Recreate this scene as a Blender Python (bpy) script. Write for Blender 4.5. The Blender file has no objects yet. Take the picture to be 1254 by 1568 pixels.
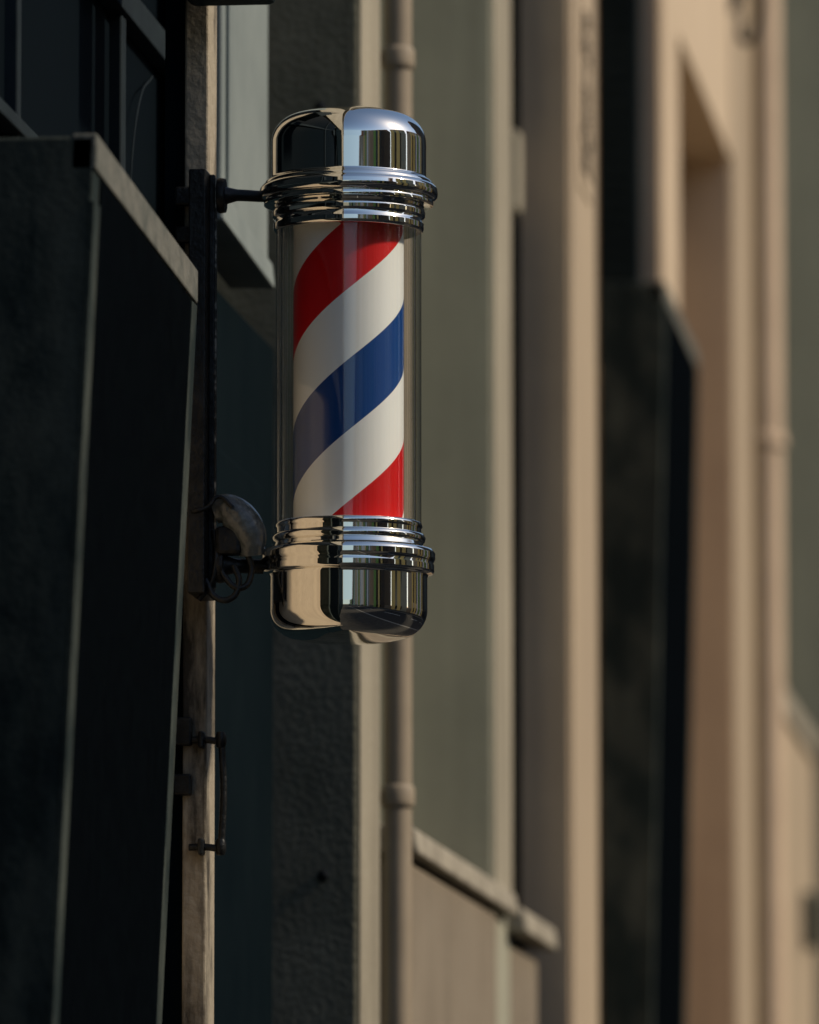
import bpy, bmesh, math, random
from mathutils import Vector
random.seed(4)
sc = bpy.context.scene
sc.view_settings.view_transform = 'Standard'
sc.view_settings.look = 'None'
sc.view_settings.exposure = 0

# ------------------------------------------------------------------ materials
def mat(name, c1, c2=None, scale=3.0, rough=0.8, metal=0.0, bump=0.0, bscale=60.0,
        streak=None, coat=0.0, spec=0.3, contrast=(0.35, 0.65), stain=0.0):
    m = bpy.data.materials.new(name); m.use_nodes = True
    nt = m.node_tree; N = nt.nodes; L = nt.links
    b = N['Principled BSDF']
    b.inputs['Roughness'].default_value = rough
    b.inputs['Metallic'].default_value = metal
    b.inputs['Specular IOR Level'].default_value = spec
    b.inputs['Coat Weight'].default_value = coat
    b.inputs['Coat Roughness'].default_value = 0.08
    b.inputs['Base Color'].default_value = (*c1, 1)
    tc = N.new('ShaderNodeTexCoord')
    mp = N.new('ShaderNodeMapping')
    L.new(tc.outputs['Object'], mp.inputs['Vector'])
    if streak: mp.inputs['Scale'].default_value = streak
    if c2:
        n = N.new('ShaderNodeTexNoise'); n.inputs['Scale'].default_value = scale
        n.inputs['Detail'].default_value = 8; n.inputs['Roughness'].default_value = 0.65
        L.new(mp.outputs['Vector'], n.inputs['Vector'])
        r = N.new('ShaderNodeValToRGB')
        r.color_ramp.elements[0].position = contrast[0]; r.color_ramp.elements[0].color = (*c1, 1)
        r.color_ramp.elements[1].position = contrast[1]; r.color_ramp.elements[1].color = (*c2, 1)
        L.new(n.outputs['Fac'], r.inputs['Fac'])
        out = r.outputs['Color']
        if stain > 0:   # rain streaks and grime running down the wall
            mp3 = N.new('ShaderNodeMapping'); mp3.inputs['Scale'].default_value = (14, 14, 0.7)
            L.new(tc.outputs['Object'], mp3.inputs['Vector'])
            n3 = N.new('ShaderNodeTexNoise'); n3.inputs['Scale'].default_value = 1.6; n3.inputs['Detail'].default_value = 6
            L.new(mp3.outputs['Vector'], n3.inputs['Vector'])
            r3 = N.new('ShaderNodeMapRange'); r3.inputs['From Min'].default_value = 0.35; r3.inputs['From Max'].default_value = 0.7
            r3.inputs['To Min'].default_value = 1.0 - stain; r3.inputs['To Max'].default_value = 1.0
            L.new(n3.outputs['Fac'], r3.inputs['Value'])
            mul = N.new('ShaderNodeVectorMath'); mul.operation = 'SCALE'
            L.new(out, mul.inputs[0]); L.new(r3.outputs['Result'], mul.inputs['Scale'])
            out = mul.outputs[0]
        L.new(out, b.inputs['Base Color'])
    if bump > 0:
        n2 = N.new('ShaderNodeTexNoise'); n2.inputs['Scale'].default_value = bscale
        n2.inputs['Detail'].default_value = 5
        L.new(tc.outputs['Object'], n2.inputs['Vector'])
        bp = N.new('ShaderNodeBump'); bp.inputs['Strength'].default_value = bump
        bp.inputs['Distance'].default_value = 0.01
        L.new(n2.outputs['Fac'], bp.inputs['Height'])
        L.new(bp.outputs['Normal'], b.inputs['Normal'])
    return m

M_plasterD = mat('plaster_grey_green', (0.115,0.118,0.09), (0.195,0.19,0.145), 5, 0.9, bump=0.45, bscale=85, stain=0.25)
M_plasterE = mat('plaster_sage', (0.34,0.34,0.27), (0.41,0.405,0.32), 2.5, 0.9, bump=0.08, bscale=50, stain=0.15)
M_plasterF = mat('plaster_tan', (0.50,0.38,0.265), (0.58,0.45,0.31), 2.5, 0.9, bump=0.08, bscale=50, stain=0.15)
M_cream = mat('cream_render', (0.29,0.265,0.205), (0.42,0.385,0.30), 5, 0.85, bump=0.3, bscale=60, streak=(1,1,0.3), stain=0.25)
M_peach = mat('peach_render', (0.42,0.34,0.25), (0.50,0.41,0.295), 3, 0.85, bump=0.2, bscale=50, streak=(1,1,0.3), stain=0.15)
M_peachlit = mat('peach_render_lit', (0.58,0.47,0.34), (0.66,0.54,0.40), 3, 0.85, bump=0.2, bscale=50, stain=0.1)  # brighter copy of the peach render, sunlight put into the colour
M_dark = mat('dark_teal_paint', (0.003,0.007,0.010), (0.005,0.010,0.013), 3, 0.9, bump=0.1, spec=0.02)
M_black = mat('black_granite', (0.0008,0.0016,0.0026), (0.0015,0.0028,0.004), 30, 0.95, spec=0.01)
M_granite = mat('weathered_granite', (0.014,0.025,0.026), (0.095,0.11,0.095), 9, 0.85, bump=0.2, bscale=90, contrast=(0.40,0.72), spec=0.15, streak=(1,1,0.5), stain=0.35)
M_graniteedge = mat('sawn_granite_edge', (0.08,0.09,0.082), (0.17,0.17,0.15), 20, 0.8, bump=0.3, spec=0.2)
M_wood = mat('peeling_paint_wood', (0.06,0.053,0.042), (0.34,0.30,0.23), 14, 0.85, bump=0.5, bscale=50, streak=(1,1,0.22), contrast=(0.40,0.53))
M_pipe = mat('painted_pipe', (0.27,0.225,0.165), (0.33,0.275,0.205), 4, 0.6, bump=0.1, bscale=30)
M_pipe2 = mat('painted_pipe_peach', (0.60,0.46,0.33), (0.68,0.53,0.38), 4, 0.6)
M_coping = mat('stone_coping', (0.22,0.20,0.16), (0.42,0.385,0.31), 14, 0.85, bump=0.4, bscale=50)
M_dado = mat('dado_render', (0.22,0.185,0.14), (0.28,0.24,0.185), 2.5, 0.9, bump=0.25, bscale=50, stain=0.2)
M_panel = mat('pale_grey_paint', (0.19,0.225,0.225), (0.25,0.29,0.285), 3, 0.8, spec=0.1)
M_iron = mat('black_iron', (0.012,0.014,0.016), (0.03,0.032,0.033), 30, 0.4, metal=0.6, bump=0.2, bscale=120)
M_steel = mat('dull_steel', (0.05,0.05,0.05), (0.35,0.34,0.32), 60, 0.35, metal=0.9, contrast=(0.5,0.6))
M_plastic = mat('grey_conduit_plastic', (0.045,0.055,0.058), (0.11,0.125,0.125), 40, 0.25, bump=0.4, bscale=60, spec=0.6)
M_chrome = mat('chrome', (0.92,0.90,0.84), None, rough=0.03, metal=1.0)
M_asphalt = mat('asphalt', (0.03,0.03,0.03), (0.05,0.05,0.05), 8, 0.95, bump=0.4, bscale=100, spec=0.1)
M_paving = mat('paving_stone', (0.04,0.04,0.038), (0.07,0.068,0.062), 5, 0.9, bump=0.3, spec=0.1)
M_kerb = mat('kerb_stone', (0.2,0.2,0.19), (0.28,0.28,0.26), 10, 0.85, bump=0.3)
M_line = mat('road_paint', (0.6,0.6,0.58), (0.75,0.75,0.72), 20, 0.8)
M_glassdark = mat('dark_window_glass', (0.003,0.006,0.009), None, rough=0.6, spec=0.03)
M_glassopp = mat('window_glass_opposite', (0.004,0.008,0.012), None, rough=0.15, spec=0.4)
M_frame = mat('window_frame_navy', (0.014,0.021,0.027), (0.02,0.03,0.036), 10, 0.8, spec=0.1)
M_ochre = mat('ochre_render', (0.8,0.58,0.2), (0.85,0.65,0.26), 2, 0.9)
M_white = mat('white_render', (0.8,0.79,0.76), (0.86,0.85,0.82), 2, 0.9)
M_green = mat('green_paint', (0.2,0.36,0.08), (0.28,0.45,0.12), 3, 0.6)
M_brick = mat('dark_brick', (0.05,0.04,0.032), (0.09,0.07,0.055), 6, 0.9)
M_roof = mat('roof_tile', (0.2,0.09,0.05), (0.28,0.13,0.08), 6, 0.9)
M_darkpanel = mat('dark_panel', (0.006,0.012,0.015), (0.011,0.019,0.022), 5, 0.8, spec=0.1)

# ------------------------------------------------------------------ helpers
def empty(name):
    e = bpy.data.objects.new(name, None); sc.collection.objects.link(e)
    e.empty_display_size = 0.1
    return e
def link(o, parent):
    sc.collection.objects.link(o)
    if parent: o.parent = parent
    return o
def bev(o, w, seg=2):
    if w > 0:
        m = o.modifiers.new('b', 'BEVEL'); m.width = w; m.segments = seg
        m.limit_method = 'ANGLE'
def mesh(name, verts, faces, material, parent, bevel=0.0):
    me = bpy.data.meshes.new(name); me.from_pydata(verts, [], faces); me.update()
    bm = bmesh.new(); bm.from_mesh(me); bmesh.ops.recalc_face_normals(bm, faces=bm.faces); bm.to_mesh(me); bm.free()
    me.materials.append(material)
    o = bpy.data.objects.new(name, me); link(o, parent); bev(o, bevel)
    return o
HEX = [(0,1,2,3),(4,5,6,7),(0,1,5,4),(1,2,6,5),(2,3,7,6),(3,0,4,7)]
def box(name, x0,x1,y0,y1,z0,z1, material, parent=None, bevel=0.0):
    v = [(x0,y0,z0),(x1,y0,z0),(x1,y1,z0),(x0,y1,z0),(x0,y0,z1),(x1,y0,z1),(x1,y1,z1),(x0,y1,z1)]
    return mesh(name, v, HEX, material, parent, bevel)
def lathe(name, prof, cx, cy, material, parent, seg=128, split=35, rs=1.0, support=False):
    if support:   # holding loops so that long straight runs keep flat shading normals
        out=[prof[0]]
        for (ra,za),(rb,zb) in zip(prof[:-1],prof[1:]):
            d=math.hypot(rb-ra,zb-za)
            if d>0.006:
                k=0.0008/d
                out.append((ra+(rb-ra)*k, za+(zb-za)*k)); out.append((rb-(rb-ra)*k, zb-(zb-za)*k))
            out.append((rb,zb))
        prof=out
    v=[]; f=[]; n=len(prof)
    for r,z in prof:
        for i in range(seg):
            a=2*math.pi*i/seg
            v.append((r*rs*math.cos(a), r*rs*math.sin(a), z))
    for k in range(n-1):
        for i in range(seg):
            j=(i+1)%seg
            f.append((k*seg+i,k*seg+j,(k+1)*seg+j,(k+1)*seg+i))
    me=bpy.data.meshes.new(name); me.from_pydata(v,[],f); me.update()
    bm=bmesh.new(); bm.from_mesh(me)
    bmesh.ops.remove_doubles(bm, verts=bm.verts, dist=1e-6)
    bmesh.ops.recalc_face_normals(bm, faces=bm.faces)
    for fc in bm.faces: fc.smooth=True
    bm.to_mesh(me); bm.free()
    me.materials.append(material)
    o=bpy.data.objects.new(name,me); o.location=(cx,cy,0); link(o,parent)
    e=o.modifiers.new('e','EDGE_SPLIT'); e.split_angle=math.radians(split)
    return o
def tube(name, pts, r, material, parent, res=8):
    cu=bpy.data.curves.new(name,'CURVE'); cu.dimensions='3D'
    s=cu.splines.new('BEZIER'); s.bezier_points.add(len(pts)-1)
    for p,c in zip(s.bezier_points,pts):
        p.co=c[:3]; p.handle_left_type=p.handle_right_type='AUTO'
        p.radius = c[3] if len(c)>3 else 1
    cu.bevel_depth=r; cu.bevel_resolution=6; cu.resolution_u=res; cu.use_fill_caps=True
    cu.materials.append(material)
    o=bpy.data.objects.new(name,cu); link(o,parent)
    return o

# ------------------------------------------------------------------ ground
box('ground', -150,150,-150,200,-0.3,-0.02, M_asphalt)
box('road', 0.9,6.6,-60,120,-0.01,0.0, M_asphalt)
pv = empty('pavement')
box('slab_near', -1.9,0.75,-60,120,0.0,0.12, M_paving, pv)
box('slab_far', 6.75,9.2,-60,120,0.0,0.12, M_paving, pv)
kb = empty('kerb')
box('kerb_near', 0.752,0.9,-60,120,0.0,0.125, M_kerb, kb, 0.01)
box('kerb_far', 6.6,6.748,-60,120,0.0,0.125, M_kerb, kb, 0.01)
rl = empty('road_marking')
for i in range(20):
    box('dash', 3.7,3.82,-40+i*6,-37+i*6,0.001,0.004, M_line, rl)

# ------------------------------------------------------------------ barber shop building
B = empty('barber_shop_building')
box('wall_body', -6,-1.66,-14,12.3,0,7.5, M_plasterD, B)
box('upper_storey', -1.659,-1.56,-14,11.99,4.25,7.49, M_cream, B, 0.005)
box('roof_cornice', -6,-1.4,-14,12.25,7.5,7.75, M_coping, B, 0.02)
for y in (-11,-8,-5,-2,1,4):
    box('upper_window', -1.565,-1.553,y,y+1.0,5.1,6.7, M_glassdark, B)
    box('upper_window_sill', -1.56,-1.50,y-0.08,y+1.08,5.0,5.095, M_coping, B, 0.005)
box('shopfront_glass', -1.65,-1.63,-12,8.7,0.5,3.6, M_glassdark, B)
box('shopfront_stallriser', -1.65,-1.6,-12,8.7,0.12,0.498, M_black, B)
for y in (-10,-7,-4,-1,2,4.5,7,8.5):
    box('shopfront_mullion', -1.64,-1.59,y,y+0.07,0.5,3.6, M_frame, B, 0.005)
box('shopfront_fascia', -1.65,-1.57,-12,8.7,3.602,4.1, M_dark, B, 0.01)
box('window_glass', -1.64,-1.60,8.9,11.35,0.2,4.2, M_glassdark, B)
for y,w in ((9.66,0.03),(10.585,0.045),(11.3,0.05)):
    box('window_mullion', -1.605,-1.582,y,y+w,0.3,4.2, M_frame, B, 0.003)
for z,t in ((3.55,0.045),(3.22,0.02)):
    box('window_transom', -1.606,-1.575,8.9,11.3,z,z+t, M_frame, B, 0.003)
tube('window_cable', [(-1.59,10.72,3.2),(-1.585,10.70,3.33),(-1.585,10.78,3.45),(-1.59,10.95,3.52)], 0.0012, M_frame, B)
box('awning_box', -1.46,-1.335,10.3,10.42,3.525,3.75, M_darkpanel, B, 0.01)
box('hidden_reflector', -1.598,-1.505,9.93,10.42,0.12,3.0, M_peach, B, 0.004)  # hidden strip, added to give the chrome caps a beige reflection

# door post with hinges, door leaf and handle
D = empty('shop_door')
box('post', -1.471,-1.437,10.45,10.54,0.12,5.2, M_wood, D, 0.003)
box('frame_return', -1.502,-1.4715,10.47,10.53,0.12,5.2, M_dark, D)
for z0,z1 in ((3.243,3.27),(3.19,3.213),(2.475,2.515),(2.405,2.435)):
    box('hinge', -1.482,-1.456,10.43,10.449,z0,z1, M_iron, D, 0.003)
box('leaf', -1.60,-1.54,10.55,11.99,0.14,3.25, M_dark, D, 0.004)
for z0,z1 in ((0.4,1.5),(1.7,3.0)):
    box('leaf_panel', -1.539,-1.53,10.75,11.8,z0,z1, M_dark, D, 0.006)
for z in (2.483,2.332):
    tube('handle_arm', [(-1.46,10.44,z),(-1.435,10.44,z),(-1.412,10.44,z-0.003)], 0.005, M_iron, D)
    box('handle_rose', -1.446,-1.438,10.425,10.449,z-0.012,z+0.012, M_iron, D, 0.003)
    lathe('handle_knuckle', [(0,z-0.012),(0.006,z-0.011),(0.008,z-0.004),(0.008,z+0.004),(0.006,z+0.011),(0,z+0.012)], -1.415,10.44, M_iron, D, 24)
tube('handle_bar', [(-1.414,10.44,2.335),(-1.411,10.44,2.41),(-1.414,10.44,2.48)], 0.005, M_iron, D)

# pale panel above the door with its sloping sill
P = empty('transom_panel')
mesh('panel', [(-1.56,11.06,3.33),(-1.50,11.06,3.33),(-1.50,11.60,3.30),(-1.56,11.60,3.30),
               (-1.56,11.06,4.24),(-1.50,11.06,4.24),(-1.50,11.60,4.24),(-1.56,11.60,4.24)], HEX, M_panel, P, 0.004)
box('panel_bead', -1.50,-1.494,11.10,11.13,3.37,4.2, M_panel, P, 0.002)
mesh('sill', [(-1.56,10.98,3.31),(-1.485,10.98,3.305),(-1.485,11.58,3.288),(-1.56,11.58,3.29),
              (-1.56,10.98,3.365),(-1.49,10.98,3.36),(-1.49,11.58,3.33),(-1.56,11.58,3.333)], HEX, M_panel, P, 0.005)

# plaster pier
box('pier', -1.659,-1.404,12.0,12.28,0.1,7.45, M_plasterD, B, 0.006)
box('pier_lit_face', -1.4035,-1.3995,12.004,12.28,0.1,7.45, M_cream, B, 0.0015)  # street side in light cream, its sunlight put into the colour
for x,z in ((-1.466,3.648),(-1.459,2.394)):
    o=lathe('wall_fixing', [(0,0),(0.009,0.0),(0.009,0.005),(0.004,0.008),(0,0.008)], 0,0, M_iron, B, 20)
    o.rotation_euler=(math.radians(90),0,0); o.location=(x,12.0,z)

# ------------------------------------------------------------------ granite surrounds (lean outward to the top)
def surround(y0,y1,xtop,zt0,zt1,xbase,xback):
    G = empty('granite_surround')
    def fx(z): return xbase+(xtop-xbase)*z/zt0
    z0=0.12
    mesh('body', [(xback,y0,z0),(fx(z0),y0,z0),(fx(z0),y1,z0),(xback,y1,z0),
                  (xback,y0,zt0),(xtop,y0,zt0),(fx(zt1),y1,zt1),(xback,y1,zt1)], HEX, M_granite, G, 0.004)
    m=0.05; t=0.045; e=0.002
    def q(y,z,off): return (fx(z)+off, y, z)
    za=zt0-t; zb=zt1-t
    v=[q(y0+m,0.3,-0.02),q(y0+m,0.3,e),q(y1-m,0.3,e),q(y1-m,0.3,-0.02),
       q(y0+m,za,-0.02),q(y0+m,za,e),q(y1-m,zb,e),q(y1-m,zb,-0.02)]
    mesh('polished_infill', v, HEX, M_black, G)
    v=[q(y0,zt0-t+0.002,-0.03),q(y0,zt0-t+0.002,0.004),q(y1,zt1-t+0.002,0.004),q(y1,zt1-t+0.002,-0.03),
       q(y0,zt0+0.003,-0.03),q(y0,zt0+0.003,0.002),q(y1,zt1+0.003,0.002),q(y1,zt1+0.003,-0.03)]
    mesh('top_edge', v, HEX, M_graniteedge, G, 0.003)
    for ya,yb in ((y0-0.001,y0+m-0.002),(y1-m+0.002,y1+0.001)):
        v=[q(ya,0.2,-0.004),q(ya,0.2,0.003),q(yb,0.2,0.003),q(yb,0.2,-0.004),
           q(ya,zb,-0.004),q(ya,zb,0.003),q(yb,zb,0.003),q(yb,zb,-0.004)]
        mesh('side_edge', v, HEX, M_granite, G, 0.001)
    return G
surround(9.0, 9.915, -1.377, 3.106, 3.07, -1.52, -1.598)
surround(17.3,18.4, -1.305, 4.125,4.105, -1.40, -1.458)

# ------------------------------------------------------------------ sage building
S = empty('sage_building')
box('recess_wall', -6,-1.62,12.31,15.2,0,7.5, M_plasterE, S)
box('pier', -1.619,-1.392,14.1,14.44,0.1,7.45, M_plasterE, S, 0.006)
box('pier_face', -1.3915,-1.388,14.104,14.44,2.5,7.45, M_cream, S, 0.001)
box('cornice', -6,-1.28,12.31,15.9,7.5,7.8, M_coping, S, 0.02)
DW = empty('plinth_wall')
box('wall_lower', -1.61,-1.385,12.56,14.098,0.1,2.455, M_dado, DW, 0.004)
box('wall_lower_end', -1.61,-1.392,14.46,15.0,0.1,2.42, M_dado, DW, 0.004)
def coping(name,y0,y1,x1,z0,z1):
    mesh(name, [(-1.6,y0,z0),(x1,y0,z0),(x1,y1,z0),(-1.6,y1,z0),
                (-1.6,y0,z1+0.03),(x1-0.006,y0,z1),(x1-0.006,y1,z1),(-1.6,y1,z1+0.03)], HEX, M_coping, DW, 0.006)
ys=[12.54,12.98,13.44,13.9,14.33]
for a,b in zip(ys[:-1],ys[1:]):
    coping('coping_stone',a,b-0.006,-1.364,2.467,2.510)
coping('coping_stone',14.36,15.02,-1.352,2.44,2.485)

# black strip painting the depth shadow in the slot between the piers
C = empty('slit_shadow')
for z0,z1 in ((0.15,3.95),(4.12,7.4)):
    box('shadow_strip', -1.49,-1.438,15.10,15.16,z0,z1,M_black,C,0.004)
box('slit_break', -1.49,-1.432,15.06,15.14,3.952,4.118, M_cream, C, 0.006)  # pale block where the painted slit shadow is interrupted

# ------------------------------------------------------------------ tan building
T = empty('tan_building')
box('wall_body', -6,-1.63,15.9,21.3,0,7.5, M_plasterF, T)
box('near_pier', -1.64,-1.341,15.2,15.80,0.1,7.45, M_plasterF, T, 0.006)
box('near_pier_face', -1.3405,-1.337,15.204,15.80,0.1,7.45, M_peach, T, 0.001)
box('opening_pier', -1.63,-1.357,17.9,18.44,0.1,7.45, M_plasterF, T, 0.006)
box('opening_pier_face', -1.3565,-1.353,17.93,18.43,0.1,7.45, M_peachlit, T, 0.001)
box('far_jamb', -1.63,-1.357,20.5,21.2,0.1,7.45, M_plasterF, T, 0.006)
box('far_jamb_face', -1.3565,-1.353,20.505,21.2,0.1,7.45, M_peach, T, 0.001)
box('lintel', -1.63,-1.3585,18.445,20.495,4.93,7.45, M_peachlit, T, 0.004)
box('cornice', -6,-1.25,15.95,21.3,7.5,7.85, M_coping, T, 0.02)
SH = empty('dark_window_panel')  # slatted panel made up to stand in for a dark window
box('leaf', -1.505,-1.402,17.80,17.85,4.0,7.3, M_darkpanel, SH, 0.004)
for i in range(80):
    box('slat', -1.495,-1.412,17.79,17.799,4.1+i*0.04,4.125+i*0.04, M_darkpanel, SH)

# vertical shop sign lettering
SG = empty('shop_sign')
box('board', -1.3366,-1.333,15.36,15.64,4.05,4.45, M_peach, SG, 0.001)
for i,ch in enumerate('FRISEUR'):
    cu=bpy.data.curves.new('letter','FONT'); cu.body=ch; cu.size=0.06; cu.extrude=0.002; cu.align_x='CENTER'; cu.offset=0.0015
    cu.materials.append(M_iron)
    o=bpy.data.objects.new('letter_'+ch.lower(),cu); link(o,SG)
    o.rotation_euler=(math.radians(90),0,math.radians(90)); o.scale=(4.6,1,1)
    o.location=(-1.331,15.50,4.39-i*0.05)

# ------------------------------------------------------------------ far building
F = empty('grey_building')
box('wall_body', -6,-1.64,21.31,60,0,7.5, M_plasterE, F)
box('pier', -1.64,-1.30,25.0,60,0.1,7.45, M_plasterE, F, 0.006)
box('dado', -1.63,-1.39,22.3,24.99,0.1,3.62, M_peach, F, 0.005)
box('dado_coping', -1.63,-1.37,22.25,24.98,3.622,3.70, M_coping, F, 0.01)
box('cornice', -6,-1.2,21.35,60,7.5,7.85, M_coping, F, 0.02)
MB = empty('meter_box')
box('case', -1.389,-1.352,24.2,24.5,2.97,3.14, M_plasterD, MB, 0.01)
box('lid', -1.3515,-1.346,24.22,24.48,2.99,3.12, M_steel, MB, 0.004)

# ------------------------------------------------------------------ drainpipes
def drain(x,y,r,zs,m):
    Dp = empty('drainpipe')
    lathe('pipe', [(r,0.15),(r,7.4)], x,y, m, Dp, 48)
    for z in zs:
        lathe('coupling', [(r,z-0.02),(r*1.15,z-0.018),(r*1.2,z-0.01),(r*1.2,z+0.012),(r*1.13,z+0.016),(r,z+0.02)], x,y, m, Dp, 48, 60)
        box('pipe_clip', x-r*2.4, x-r*0.9, y-0.012, y+0.012, z-0.008, z+0.008, m, Dp, 0.003)
drain(-1.3857,12.42,0.0238,(3.80,2.553,1.2,5.2),M_pipe)
drain(-1.3336,21.6,0.047,(4.28,1.2,6.4),M_pipe2)

# ------------------------------------------------------------------ wall lantern
W = empty('wall_lamp')
lx,ly=-1.30,20.7
tube('bracket', [(-1.355,ly,5.38),(-1.33,ly,5.30),(-1.30,ly,5.33),(-1.29,ly,5.45),(-1.32,ly,5.55),(-1.355,ly,5.5)],0.012,M_iron,W)
tube('bracket_scroll', [(-1.42,ly-.25,5.6),(-1.41,ly-.25,5.42),(-1.37,ly-.25,5.35),(-1.34,ly-.25,5.42),(-1.37,ly-.25,5.5)],0.022,M_iron,W)
lathe('lantern', [(0,5.55),(0.05,5.56),(0.055,5.6),(0.08,5.85),(0.1,5.86),(0.03,5.97),(0,6.0)],lx,ly,M_iron,W,6,20)

# ------------------------------------------------------------------ opposite side of the street
def opposite(name,y0,y1,h,m,x=9.2,pil=True):
    O=empty(name)
    box('wall', x,x+7,y0,y1,0.1,h,m,O)
    box('eaves', x-0.3,x+7,y0,y1,h,h+0.25,M_coping,O)
    mesh('roof',[(x-0.3,y0,h+0.26),(x+7,y0,h+0.26),(x+7,y1,h+0.26),(x-0.3,y1,h+0.26),
                 (x+3,y0,h+2),(x+3.5,y0,h+2),(x+3.5,y1,h+2),(x+3,y1,h+2)],HEX,M_roof,O)
    y=y0+0.1
    while y<y1-1.9:
        w=random.uniform(0.6,1.3); g=random.uniform(0.5,1.1)
        if y+w+g>y1: break
        if pil:
            box('reflected_band',x-0.15,x-0.001,y,y+w,0.12,h-0.01,random.choice([M_white,M_ochre,M_green,M_white,M_ochre]),O)  # invented bright bands, shaped to show as stripes in the chrome
        z=0.8
        while z+2.2<h:
            box('window_pane',x-0.02,x+0.02,y+w+0.08,y+w+g-0.08,z,z+2.2,M_glassopp,O)
            z+=3.0
        y+=w+g
# detached houses: the gaps between them let the sky through
opposite('townhouse',-75,-58,7.2,M_brick)
opposite('townhouse',-50,-38,7.2,M_brick)
opposite('townhouse',-32,-24,7.0,M_plasterF)
opposite('townhouse',-19,-12,7.3,M_white)
opposite('townhouse',-8.5,-3,7.1,M_plasterF)
opposite('townhouse',-0.5,4.5,7.2,M_brick)
opposite('townhouse',7,12.5,7.3,M_plasterE)
opposite('townhouse',14.5,25,7.1,M_peachlit)
opposite('townhouse',26.5,60,17,M_brick,pil=False)
opposite('townhouse',60.2,95,18,M_brick,pil=False)
GW=empty('garden_wall')
for a,b in ((-58,-50),(-38,-32),(-24,-19),(-12,-8.5),(-3,-0.5),(4.5,7),(12.5,14.5)):
    box('wall_run',9.3,9.6,a+0.01,b-0.01,0.1,2.3,M_dado,GW,0.01)
EB=empty('apartment_block')
box('wall',-14,30,97,110,0,24,M_brick,EB)
for i in range(10):
    for k in range(6):
        box('window_pane',-12+i*4,-10.4+i*4,96.96,97.02,2+k*3.5,4+k*3.5,M_glassopp,EB)

# ------------------------------------------------------------------ BARBER POLE
BP = empty('barber_pole')
cx,cy=-1.2300,10.4
RS=1.03
ms=bpy.data.materials.new('barber_stripes'); ms.use_nodes=True
N=ms.node_tree.nodes; L=ms.node_tree.links; b=N['Principled BSDF']
b.inputs['Roughness'].default_value=0.35; b.inputs['Specular IOR Level'].default_value=0.35
b.inputs['Coat Weight'].default_value=0.3; b.inputs['Coat Roughness'].default_value=0.06
tc=N.new('ShaderNodeTexCoord'); sx=N.new('ShaderNodeSeparateXYZ'); L.new(tc.outputs['Object'],sx.inputs[0])
def math_(op,a,b_=None):
    n=N.new('ShaderNodeMath'); n.operation=op
    for i,v in enumerate((a,b_)):
        if v is None: continue
        if isinstance(v,(int,float)): n.inputs[i].default_value=v
        else: L.new(v,n.inputs[i])
    return n.outputs[0]
th=math_('ARCTAN2',sx.outputs['Y'],sx.outputs['X'])
th=math_('DIVIDE',math_('ADD',th,math.radians(83.2)),2*math.pi)
zz=math_('DIVIDE',math_('SUBTRACT',sx.outputs['Z'],3.105),0.40)
ph=math_('FLOORED_MODULO',math_('SUBTRACT',zz,th),1.0)
rp=N.new('ShaderNodeValToRGB'); rp.color_ramp.interpolation='CONSTANT'
E=rp.color_ramp.elements
E[0].position=0; E[0].color=(0.62,0.004,0.007,1)
E[1].position=0.25; E[1].color=(0.88,0.90,0.88,1)
e=E.new(0.5); e.color=(0.001,0.05,0.23,1)
e=E.new(0.75); e.color=(0.88,0.90,0.88,1)
L.new(ph,rp.inputs['Fac']); L.new(rp.outputs['Color'],b.inputs['Base Color'])
lathe('striped_drum',[(0.0755,2.76),(0.0755,3.21)],cx,cy,ms,BP,rs=RS)
# clear tube: thin acrylic wall, reflection rising toward grazing angles
mg=bpy.data.materials.new('clear_tube'); mg.use_nodes=True
N2=mg.node_tree.nodes; L2=mg.node_tree.links
N2.remove(N2['Principled BSDF'])
tr=N2.new('ShaderNodeBsdfTransparent'); tr.inputs[0].default_value=(0.99,0.995,0.99,1)
gl=N2.new('ShaderNodeBsdfGlossy'); gl.inputs['Roughness'].default_value=0.02
lw=N2.new('ShaderNodeLayerWeight'); lw.inputs['Blend'].default_value=0.5
pw=N2.new('ShaderNodeMath'); pw.operation='POWER'; pw.inputs[1].default_value=3.2
mm=N2.new('ShaderNodeMath'); mm.operation='MULTIPLY_ADD'; mm.inputs[1].default_value=0.8; mm.inputs[2].default_value=0.035
mx=N2.new('ShaderNodeMixShader')
L2.new(lw.outputs['Facing'],pw.inputs[0]); L2.new(pw.outputs[0],mm.inputs[0])
L2.new(mm.outputs[0],mx.inputs[0]); L2.new(tr.outputs[0],mx.inputs[1]); L2.new(gl.outputs[0],mx.inputs[2])
L2.new(mx.outputs[0],N2['Material Output'].inputs[0])
lathe('glass_tube_outer',[(0.0995,2.77),(0.0995,3.2)],cx,cy,mg,BP,rs=RS)
lathe('glass_tube_inner',[(0.0925,2.77),(0.0925,3.2)],cx,cy,mg,BP,rs=RS)

top=[(0.0,3.20),(0.099,3.195)]
top+= [(0.1015,3.196),(0.1030,3.199),(0.1030,3.206),(0.1010,3.208),(0.1010,3.213),(0.1045,3.216),(0.1050,3.222),(0.1035,3.227),(0.1025,3.228)]
top+= [(0.1035,3.231),(0.1120,3.232),(0.1160,3.2335),(0.1165,3.238),(0.1150,3.240)]
top+= [(0.1190,3.242),(0.1215,3.2445),(0.1222,3.250),(0.1215,3.256),(0.1190,3.260),(0.1150,3.262)]
top+= [(0.1145,3.265),(0.1125,3.2675),(0.1080,3.2695),(0.1063,3.272),(0.1063,3.316)]
sh=0.042
for i in range(1,21):
    t=i/20*math.radians(74)
    top.append((0.1063-sh+sh*math.cos(t), 3.321+sh*math.sin(t)))
r0,z0=top[-1]
R=r0/math.sin(math.radians(16))
zc=z0-R*math.cos(math.radians(16))
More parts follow.
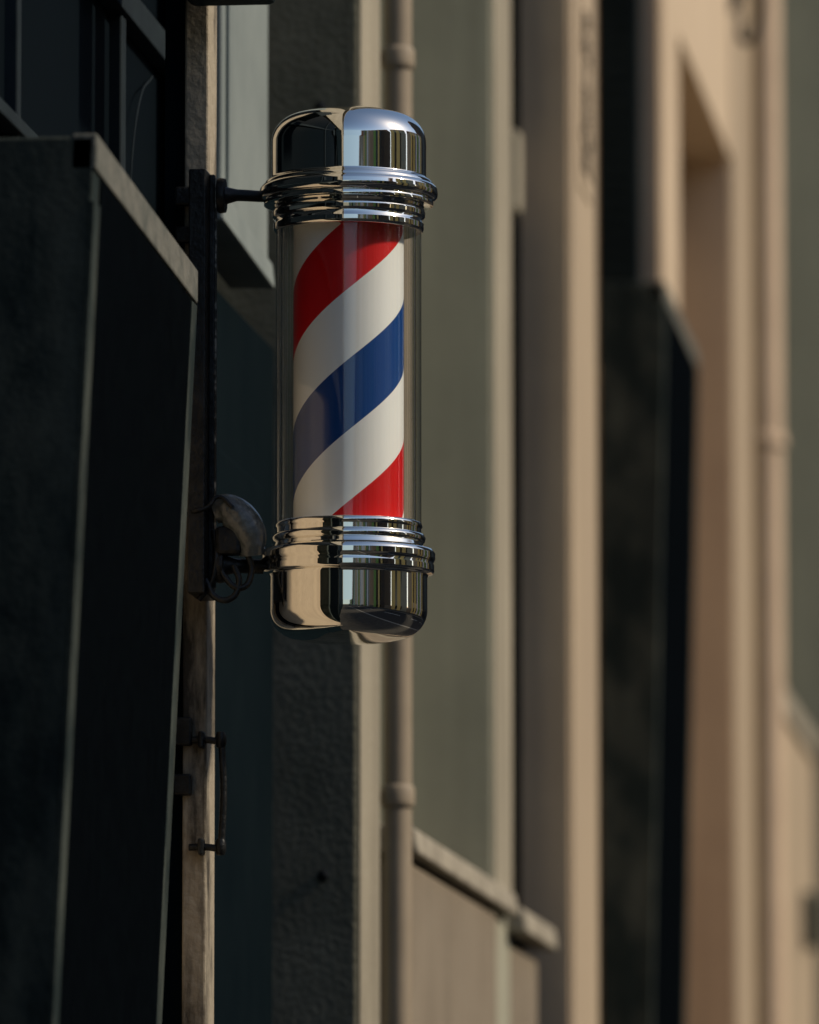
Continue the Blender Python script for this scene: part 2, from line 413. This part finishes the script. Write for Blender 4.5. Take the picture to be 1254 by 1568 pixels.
for i in range(1,17):
    t=math.radians(16)*(1-i/16)
    top.append((R*math.sin(t), zc+R*math.cos(t)))
lathe('top_cap',top,cx,cy,M_chrome,BP,192,50,RS,True)
bot=[(0.0,2.78),(0.0985,2.783),(0.1005,2.781),(0.1010,2.776),(0.0995,2.774),(0.0995,2.767),(0.1040,2.765),(0.1055,2.760),(0.1040,2.755),(0.1020,2.753),(0.1030,2.749),(0.1100,2.747)]
bot+=[(0.1160,2.744),(0.1185,2.739),(0.1185,2.731),(0.1165,2.727),(0.1160,2.725),(0.1172,2.722),(0.1172,2.714),(0.1155,2.711),(0.1090,2.709),(0.1078,2.706),(0.1078,2.664)]
sh=0.040
for i in range(1,21):
    t=i/20*math.radians(78)
    bot.append((0.1078-sh+sh*math.cos(t), 2.660-sh*math.sin(t)))
r0,z0=bot[-1]
R=r0/math.sin(math.radians(12)); zc=z0+R*math.cos(math.radians(12))
for i in range(1,17):
    t=math.radians(12)*(1-i/16)
    bot.append((R*math.sin(t), zc-R*math.cos(t)))
lathe('bottom_cap',bot,cx,cy,M_chrome,BP,192,50,RS,True)
# wall channel
box('wall_channel',-1.448,-1.424,10.33,10.445,2.68,3.279,M_iron,BP,0.002)
box('wall_channel_lip',-1.4235,-1.415,10.36,10.37,2.685,3.275,M_iron,BP,0.002)
box('channel_edge_strip',-1.4148,-1.4125,10.362,10.368,2.69,3.27,M_steel,BP)
def ring_x(name,x0,x1,y,z,r,m):
    o=lathe(name,[(0,0),(r,0),(r*1.05,(x1-x0)*0.3),(r,(x1-x0)*0.9),(0,(x1-x0))],0,0,m,BP,32,50)
    o.rotation_euler=(0,math.radians(90),0); o.location=(x0,y,z); return o
ring_x('arm_flange_top',-1.412,-1.400,10.37,3.246,0.024,M_iron)
tube('arm_top',[(-1.405,10.37,3.246,1.6),(-1.385,10.375,3.247,1.0),(-1.35,10.39,3.247,0.95),(-1.325,10.4,3.248,1.3)],0.0085,M_iron,BP)
ring_x('arm_flange_bottom',-1.412,-1.400,10.37,2.722,0.024,M_iron)
tube('arm_bottom',[(-1.405,10.37,2.722,1.6),(-1.385,10.375,2.722,1.1),(-1.35,10.39,2.722,1.1),(-1.325,10.4,2.722,1.4)],0.0095,M_iron,BP)
tube('conduit_elbow',[(-1.414,10.36,2.795,0.75),(-1.400,10.36,2.800,1.05),(-1.380,10.36,2.788,1.2),(-1.364,10.36,2.765,1.1),(-1.362,10.365,2.735,0.8)],0.021,M_plastic,BP,12)
box('cable_gland',-1.412,-1.375,10.345,10.375,2.735,2.775,M_iron,BP,0.006)
tube('feed_cable',[(-1.46,10.40,2.797),(-1.44,10.33,2.794),(-1.42,10.33,2.80),(-1.405,10.335,2.815),(-1.385,10.335,2.80)],0.003,M_iron,BP)
tube('cable_loop',[(-1.412,10.36,2.74),(-1.395,10.35,2.70),(-1.375,10.35,2.688),(-1.362,10.36,2.71),(-1.368,10.36,2.74)],0.0045,M_iron,BP)
tube('cable_loop_small',[(-1.425,10.35,2.70),(-1.41,10.345,2.675),(-1.39,10.345,2.672),(-1.378,10.35,2.695),(-1.385,10.35,2.72)],0.0045,M_iron,BP)
tube('cable_tail',[(-1.415,10.36,2.77),(-1.41,10.35,2.73),(-1.42,10.35,2.69),(-1.435,10.35,2.672)],0.004,M_iron,BP)

# ------------------------------------------------------------------ light
elev=math.radians(36); az=math.radians(0)
sd=Vector((math.cos(elev)*math.cos(az),math.cos(elev)*math.sin(az),math.sin(elev)))
sl=bpy.data.lights.new('sun','SUN'); sl.energy=3.2; sl.angle=math.radians(5); sl.color=(1.0,0.85,0.66)
so=bpy.data.objects.new('sun',sl); sc.collection.objects.link(so)
so.rotation_euler=sd.to_track_quat('Z','Y').to_euler()
w=bpy.data.worlds.new('World'); sc.world=w; w.use_nodes=True
wn=w.node_tree.nodes; wl=w.node_tree.links
sky=wn.new('ShaderNodeTexSky'); sky.sky_type='NISHITA'; sky.sun_disc=False
sky.sun_elevation=elev; sky.sun_rotation=math.atan2(sd.x,sd.y)
wl.new(sky.outputs[0],wn['Background'].inputs[0]); wn['Background'].inputs[1].default_value=0.11

# ------------------------------------------------------------------ camera
cam=bpy.data.cameras.new('camera'); co=bpy.data.objects.new('camera',cam); sc.collection.objects.link(co)
co.location=(0,0,1.6)
co.rotation_euler=(math.radians(90+6.53),0,math.radians(6.276))
cam.sensor_fit='HORIZONTAL'; cam.sensor_width=24; cam.lens=220.1
cam.clip_start=0.1; cam.clip_end=1000
cam.dof.use_dof=True; cam.dof.focus_distance=10.40; cam.dof.aperture_fstop=3.8
sc.camera=co
